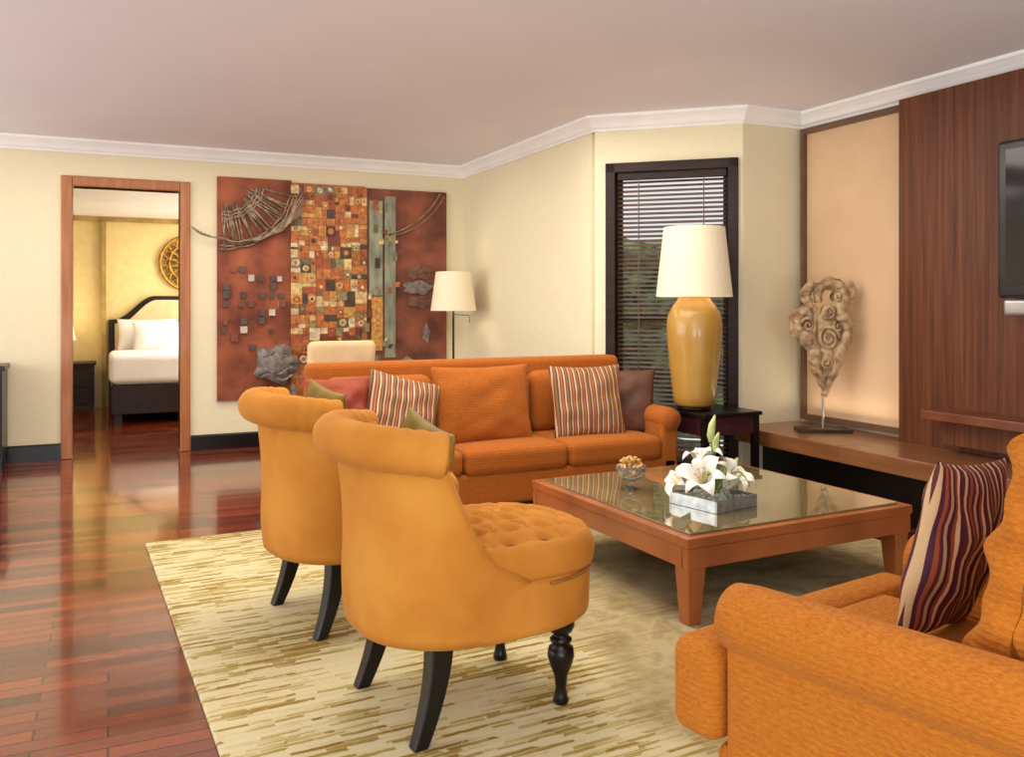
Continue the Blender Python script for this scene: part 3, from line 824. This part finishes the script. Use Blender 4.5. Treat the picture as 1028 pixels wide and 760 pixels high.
ribbon(b,[(-0.04,0.86),(-0.03,0.95),(0.05,0.985),(0.12,0.96),(0.15,0.88),(0.12,0.80),(0.17,0.72),(0.165,0.62),(0.12,0.54),(0.09,0.44),(0.05,0.34),(0.01,0.24)],lambda t:0.026+0.034*math.sin(pi*min(1,t*1.05))**0.8,0.050,seed=1)
ribbon(b,[(0.03,0.26),(-0.02,0.36),(-0.055,0.46),(-0.07,0.56),(-0.13,0.62),(-0.20,0.69),(-0.19,0.78),(-0.12,0.80),(-0.09,0.74)],lambda t:0.020+0.042*math.sin(pi*min(1,t*1.02))**0.9,0.048,seed=4)
ribbon(b,[(-0.05,0.80),(-0.12,0.86),(-0.13,0.93),(-0.08,0.97),(-0.03,0.94)],lambda t:0.016+0.026*math.sin(pi*t),0.040,seed=7)
ribbon(b,[(0.12,0.90),(0.17,0.97),(0.22,0.96),(0.22,0.90),(0.18,0.89)],lambda t:0.012+0.018*math.sin(pi*t),0.035,seed=9)
ribbon(b,[(0.0,0.36),(0.02,0.48),(0.03,0.60),(0.02,0.72),(0.05,0.84)],lambda t:0.03+0.055*math.sin(pi*t)**0.8,0.036,seed=11)
b.build('carved_body',M['stone'],SCU,smooth=True)
b=MB()
for (sx,sz,R0,tw,sg,a0) in [(0.03,0.62,0.085,2.2,1,0),(-0.13,0.71,0.050,1.6,-1,3),(0.03,0.80,0.05,1.5,1,4),(0.01,0.46,0.045,1.6,-1,1),(0.10,0.90,0.04,1.5,-1,2),(0.10,0.70,0.035,1.4,1,2)]:
    for side in (-1,1):
        pts=[];rs=[]
        for i in range(48):
            t=i/47; a=a0+sg*t*tw*2*pi; r=R0*(1-0.9*t)
            pts.append(((sx+r*math.cos(a))*SXK,side*(0.042+0.026*t),sz+r*math.sin(a))); rs.append(0.012-0.004*t)
        b.tube(pts,rs,7)
b.build('scroll_relief',M['stone'],SCU,smooth=True)

# ---------------------------------------------------------------- wall artwork (mixed media)
AX0,AX1,AZ0,AZ1=0.885,3.066,0.43,2.44
AW=AX1-AX0; AH=AZ1-AZ0
AR=root('wall_artwork',(AX0,8.157,AZ0),0,'large abstract mixed media collage in reds and golds','artwork')
cols=[(170,88,46),(196,120,58),(214,156,76),(226,194,130),(124,58,38),(110,100,62),(156,146,94),(78,62,48),(192,112,54),(230,208,164),(128,126,106),(66,42,32)]
cm=[simple('collage_tint',c,tuple(int(x*0.72) for x in c),rough=0.6,scale=30,detail=6) for c in cols]
redA=simple('red_stained_board',(162,90,60),(98,50,36),rough=0.7,scale=3.5,detail=9,spec=0.3)
redB=simple('dark_red_stained_board',(142,82,62),(86,50,40),rough=0.7,scale=3.5,detail=9,spec=0.3)
teal=simple('verdigris_strip',(150,152,128),(106,108,88),rough=0.6,scale=14,detail=8,stretch=(1,1,0.3))
greyr=simple('grey_relief',(136,126,116),(92,84,80),rough=0.6,scale=20,bumps=0.4)
brownr=simple('brown_relief',(124,84,64),(90,60,48),rough=0.6,scale=20,bumps=0.3)
ivory=simple('ivory_tile',(204,192,178),(172,156,142),rough=0.5)
b=MB(); b.box(0,AW*0.30,-0.035,0,0,AH); b.build('board',redA,AR)
b=MB(); b.box(AW*0.30,AW*0.62,-0.045,0,0.0,AH-0.02); b.build('board',cm[8],AR)
b=MB(); b.box(AW*0.62,AW,-0.035,0,0,AH-0.03); b.build('board',redB,AR)
b=MB(); x0=AW*0.295; x1=AW*0.625
def split(xa,xb,za,zb,d):
    w=xb-xa; hh=zb-za
    if d<9 and (w>0.12 or hh>0.12 or (d<8 and random.random()<0.75)) and max(w,hh)>0.04:
        r=random.uniform(0.3,0.7)
        if w>hh*random.uniform(0.7,1.4): split(xa,xa+w*r,za,zb,d+1); split(xa+w*r,xb,za,zb,d+1)
        else: split(xa,xb,za,za+hh*r,d+1); split(xa,xb,za+hh*r,zb,d+1)
    else:
        fz=(za+zb)/2/AH; y=-0.047-random.uniform(.002,.012)
        pool=[0,1,8,4,0,2,4,0] if fz<0.28 else ([1,2,3,5,6,0,8,9,1,8,7] if fz<0.72 else [2,3,8,8,1,1,0,2,4])
        if random.random()<0.12: pool=list(range(12))
        mi=random.choice(pool)
        b.box(xa+.0015,xb-.0015,y,-0.045,za+.0015,zb-.0015,mi)
        if min(w,hh)>0.045 and random.random()<0.35:
            r=min(w,hh)*0.36; cx_=(xa+xb)/2; cz_=(za+zb)/2
            b.disc(cx_,cz_,r,y-.004,y,random.choice([4,0,9,3,8])); b.disc(cx_,cz_,r*0.55,y-.007,y-.004,random.choice([2,7,1,9]))
split(x0,x1,0.02,AH-0.04,0)
b.build('mosaic_pieces',cm,AR)
b=MB(); b.box(AW*0.635,AW*0.695,-0.06,-0.035,0.95,AH-0.15); b.build('verdigris_strip',teal,AR)
b=MB(); b.box(AW*0.645,AW*0.695,-0.062,-0.035,0.42,0.94); b.build('gold_block',cm[2],AR)
b=MB(); b.box(AW*0.705,AW*0.755,-0.055,-0.035,0.35,AH-0.10); b.build('verdigris_strip',teal,AR)
for i in range(30):
    b=MB(); x=AW*0.60+random.uniform(0,0.34); z=random.uniform(0.15,AH-0.2); w=random.uniform(.02,.05)
    b.box(x,x+w,-0.068,-0.035,z,z+w*random.choice([1,2]),random.randrange(12)); b.build('collage_piece',cm,AR)
tg=[simple('charcoal_tile',(92,74,66),(68,54,50)),simple('plum_tile',(128,72,56),(96,54,44)),ivory]
for i in range(34):
    b=MB(); q=random.uniform(0.035,0.065); x=random.choice([0.04,0.11,0.19,0.27,0.36,0.45,0.53])+random.uniform(-.01,.01); z=0.45+0.078*random.randrange(10)
    b.box(x,x+q,-0.05-0.001*i*0.3,-0.035,z,z+q*random.uniform(0.8,1.2)); b.build('tile',random.choice([tg[0],tg[0],tg[0],tg[1],ivory]),AR)
def arc(b,c,r,a0,a1,y,rad,mi=0,n=30,w=0.0):
    b.tube([(c[0]+(r+w*math.sin(i*0.9+r*30))*math.cos(a0+(a1-a0)*i/n),y,c[1]+(r+w*math.sin(i*0.9+r*30))*math.sin(a0+(a1-a0)*i/n)) for i in range(n+1)],rad,6,mi)
b=MB()
for r in (0.30,0.33,0.36,0.60,0.63): arc(b,(0.05,AH-0.02),r,R_(-92),R_(-12),-0.055,0.008,w=0.006)
for k in range(26):
    a=R_(-90+k*3.0+random.uniform(-3,3)); r0=random.uniform(0.22,0.34); r1=random.uniform(0.55,0.66); a2=a+random.uniform(-.12,.12)
    b.tube([(0.05+r0*math.cos(a),-0.05,AH-0.02+r0*math.sin(a)),(0.05+r1*math.cos(a2),-0.062,AH-0.02+r1*math.sin(a2))],0.007,5)
for k in range(6):
    arc(b,(0.13+0.01*k,AH+0.02+0.012*k),0.60+0.012*k,R_(-128+k*3),R_(-8-k*5),-0.075-0.004*k,0.0065,w=0.008)
b.build('twig_arcs',M['bronze'],AR,smooth=True)
for k,(cxx,czz,r,rad) in enumerate([(AW*0.62,AH+0.35,0.85,0.007),(AW*0.66,AH+0.30,0.80,0.005)]):
    b=MB(); arc(b,(cxx,czz),r,R_(-75),R_(-28),-0.06,rad)
    b.build('curved_wire',M['bronze'],AR,smooth=True)
def plate(cx,cz,rx,rz,seed):
    vs=[(cx,-0.06,cz)];N=28
    for i in range(N):
        a=2*pi*i/N; r=1+0.16*math.sin(a*5+seed)+0.06*math.sin(a*9)
        vs.append((cx+rx*r*math.cos(a),-0.05,cz+rz*r*math.sin(a)))
    vs+= [(x,-0.034,z) for x,y,z in vs[1:]]
    fs=[[0,1+i,1+(i+1)%N] for i in range(N)]+[[1+i,1+N+i,1+N+(i+1)%N,1+(i+1)%N] for i in range(N)]
    return vs,fs
for (cx_,cz_,rx,rz,sd,mm) in [(AW*0.87,1.18,0.14,0.07,0,brownr),(AW*0.86,1.03,0.15,0.065,1,greyr),(AW*0.87,0.89,0.13,0.06,2,brownr),(AW*0.90,0.58,0.035,0.09,1,greyr),(AW*0.81,0.30,0.07,0.05,0,greyr)]:
    v,f=plate(cx_,cz_,rx,rz,sd); b=MB(); b.add(v,f); b.build('scalloped_plate',mm,AR)
b=MB(); vs,fs=plate(AW*0.235,0.32,0.19,0.17,2)
vs=[(x,y-0.05*(1 if y<-0.04 else 0)+0.03*noise.noise(Vector((x*15,0,z*15))) if y<-0.04 else y,z) for x,y,z in vs]; b.add(vs,fs)
for k in range(5):
    b.tube([(AW*0.235-0.14+0.28*i/10,-0.095,0.20+k*0.055+0.03*math.sin(i*0.7+k)) for i in range(11)],0.014,6)
b.build('grey_fossil_relief',greyr,AR,smooth=True)

# ---------------------------------------------------------------- left console
CB=root('console_cabinet',(-1.22,7.92,0),0,'black wooden console cabinet against the wall','cabinet')
b=MB(); b.box(-0.5,0.5,-0.2,0.2,0.78,0.82); b.build('cabinet_top',M['black'],CB,bev=0.004)
b=MB(); b.box(-0.48,0.48,-0.19,0.2,0.08,0.78); b.build('body',M['black'],CB)
for x0,x1 in ((-0.47,-0.005),(0.005,0.47)):
    b=MB(); b.box(x0,x1,-0.205,-0.19,0.10,0.76); d_=b.build('door',M['darkwood'],CB)
    lathe('handle',[(0.012,-0.0),(0.014,0.02),(0.004,0.025)],M['gold'],d_,(x1-.04 if x0<0 else x0+.04,-0.205,0.45),rot=(pi/2,0,0),seg=12)
for sx in (-1,1):
    for sy in (-1,1):
        b=MB(); b.box(sx*.45-.025,sx*.45+.025,sy*.16-.025,sy*.16+.025,0,0.08); b.build('leg',M['black'],CB)

# ---------------------------------------------------------------- bedroom furniture
BD=root('bed',(0.98,11.1,0),0,'large bed with cream arched headboard and dark frame','bed')
b=MB(); b.box(-0.95,0.95,-0.85,0.92,0.10,0.42); b.build('bed_frame',M['darkwood'],BD,bev=0.01)
for sx in (-1,1):
    for sy in (-0.78,0.85):
        b=MB(); b.box(sx*.88-.04,sx*.88+.04,sy-.04,sy+.04,0,0.10); b.build('leg',M['darkwood'],BD)
rbox('mattress',(1.88,1.74,0.24),0.06,(0,0.03,0.54),M['linen'],BD)
rbox('duvet',(1.94,1.25,0.30),0.06,(0,-0.24,0.59),M['linen'],BD,puff=0.03)
def hb(x): 
    u=abs(x)/0.95
    return 1.40 if u<0.45 else 1.40-0.30*(0.5-0.5*math.cos(pi*min(1,(u-0.45)/0.5)))
def headpanel(name,w,dz,y0,y1,mat,zb):
    n=40;vs=[];fs=[]
    for i in range(n+1):
        x=-w+2*w*i/n; zt_=hb(x*0.95/w)-dz
        vs+=[(x,y0,zb),(x,y0,zt_),(x,y1,zt_),(x,y1,zb)]
    for i in range(n):
        for k in range(4):
            k2=(k+1)%4; fs.append([i*4+k,i*4+k2,(i+1)*4+k2,(i+1)*4+k])
    fs.append([0,1,2,3]); fs.append([n*4+3,n*4+2,n*4+1,n*4])
    mesh(name,vs,fs,mat,BD)
headpanel('headboard_frame',0.97,0.0,0.93,0.98,M['darkwood'],0.0)
headpanel('headboard_padding',0.90,0.05,0.89,0.93,M['cream'],0.40)
for i,(x,z,y) in enumerate([(0.45,0.91,11.84),(0.62,0.88,11.62),(1.42,0.91,11.84),(1.34,0.88,11.62)]):
    o=pillow('bed_pillow',0.70,0.42,0.18,(x,y,z),(R_(-18),0,0),M['linen'],'plump white linen bed pillow against headboard',group='white bed pillows')
NS=root('nightstand',(-0.42,11.80,0),0,'dark wooden nightstand beside the bed','nightstand')
b=MB(); b.box(-0.27,0.27,-0.2,0.2,0.06,0.56); b.build('body',M['darkwood'],NS)
b=MB(); b.box(-0.29,0.29,-0.22,0.22,0.56,0.59); b.build('nightstand_top',M['darkwood'],NS,bev=0.004)
for z in (0.10,0.33):
    b=MB(); b.box(-0.25,0.25,-0.215,-0.2,z,z+0.2); d_=b.build('drawer',M['darkwood'],NS,bev=0.004)
    lathe('knob',[(0.008,0),(0.014,0.02),(0.003,0.026)],M['gold'],d_,(0,-0.215,z+0.1),rot=(pi/2,0,0),seg=12)
for sx in (-1,1):
    for sy in (-1,1):
        b=MB(); b.box(sx*.24-.02,sx*.24+.02,sy*.17-.02,sy*.17+.02,0,0.06); b.build('leg',M['darkwood'],NS)
BL=root('bedside_lamp',(-0.50,11.80,0.59),0,'small bedside lamp with glowing cream shade','lamp')
lathe('lamp_base',[(0.07,0),(0.075,0.01),(0.02,0.03),(0.03,0.08),(0.055,0.14),(0.03,0.2),(0.012,0.24),(0.012,0.30)],M['gold'],BL,seg=24)
shade_open(BL,0.15,0.11,0.27,0.48,M['shade2'])
OM=root('round_wall_ornament',(0.96,12.09,1.83),0,'round carved gold openwork ornament hung above bed','wall ornament')
b=MB()
for r,t in ((0.35,0.02),(0.24,0.016),(0.10,0.022)):
    b.tube([(r*math.cos(2*pi*i/40),-0.03,r*math.sin(2*pi*i/40)) for i in range(41)],t,8)
for k in range(16):
    a=2*pi*k/16
    for s_ in (-1,1):
        b.tube([(rr*math.cos(a+s_*0.19*math.sin((rr-.1)/.25*pi)),-0.03,rr*math.sin(a+s_*0.19*math.sin((rr-.1)/.25*pi))) for rr in [0.10+0.25*i/10 for i in range(11)]],0.012,6)
b.build('openwork',M['gold'],OM,smooth=True)
lathe('backing',[(0.30,0),(0.30,0.012)],simple('dull_gold_backing',(150,116,58),(110,84,40)),OM,(0,0,0),rot=(pi/2,0,0),seg=40)

# ---------------------------------------------------------------- lights
def area(name,loc,rot,sx,sy,e,col):
    l=D.lights.new(name,'AREA'); l.shape='RECTANGLE'; l.size=sx; l.size_y=sy; l.energy=e; l.color=col
    o=D.objects.new(name,l); COL.objects.link(o); o.location=loc; o.rotation_euler=rot; return o
def point(name,loc,e,col,r=0.08):
    l=D.lights.new(name,'POINT'); l.energy=e; l.color=col; l.shadow_soft_size=r
    o=D.objects.new(name,l); COL.objects.link(o); o.location=loc; return o
warm=(1.0,0.91,0.78); neu=(1.0,0.98,0.96); cool=(0.95,0.96,1.0)
area('ceiling_fill',(1.8,4.2,2.6),(0,0,0),2.4,2.4,90,warm)  # added overhead fill, no ceiling fixture modelled
area('ceiling_fill_back',(0.7,6.9,2.6),(0,0,0),3.4,0.9,38,warm)  # second added overhead fill, lifts the back of the room
area('rear_fill',(-1.5,-2.0,2.0),(R_(80),0,R_(-20)),3.0,1.6,42,neu)  # unseen fill behind the camera, added to act as window light
area('ceiling_bounce_fill',(0.5,-1.5,0.7),(R_(150),0,R_(-20)),4.0,1.5,160,cool)  # unseen upward fill, added to brighten the ceiling
area('left_fill',(-3.9,5.0,1.4),(R_(98),0,R_(-90)),5.0,2.0,145,neu)  # added fill from the open left side, no window built there
area('niche_uplight',(4.46,4.34,0.53),(R_(180),R_(-8),0),0.08,0.7,1.1,(1,0.88,0.70))
point('bedroom_lamp_bulb',(-0.50,11.6,1.2),6,(1,0.78,0.5))
area('bedroom_fill',(1.9,11.0,2.36),(0,0,0),1.6,1.6,60,(1,0.95,0.85))  # added bedroom fill without a fixture, set clear of the floor reflection
area('bedroom_side_fill',(3.1,10.0,1.3),(R_(110),0,R_(90)),2.0,1.6,105,neu)  # added side fill for the bedroom, the wall behind it is solid
point('table_lamp_bulb',(3.525,4.70,1.57),4,warm,0.06)
point('floor_lamp_bulb',(2.945,7.62,1.42),3.5,warm,0.05)
w=D.worlds.new('World'); SC.world=w; w.use_nodes=True
bg=w.node_tree.nodes['Background']; bg.inputs[0].default_value=(1.0,0.985,0.97,1); bg.inputs[1].default_value=0.85

# ---------------------------------------------------------------- camera
cam=D.cameras.new('camera'); co=D.objects.new('camera',cam); COL.objects.link(co)
co.location=(0,0,1.3); co.rotation_euler=(R_(90),0,R_(-25))
cam.sensor_width=36; cam.lens=870/1028*36; cam.shift_y=-75/1028; cam.clip_start=0.05
SC.camera=co
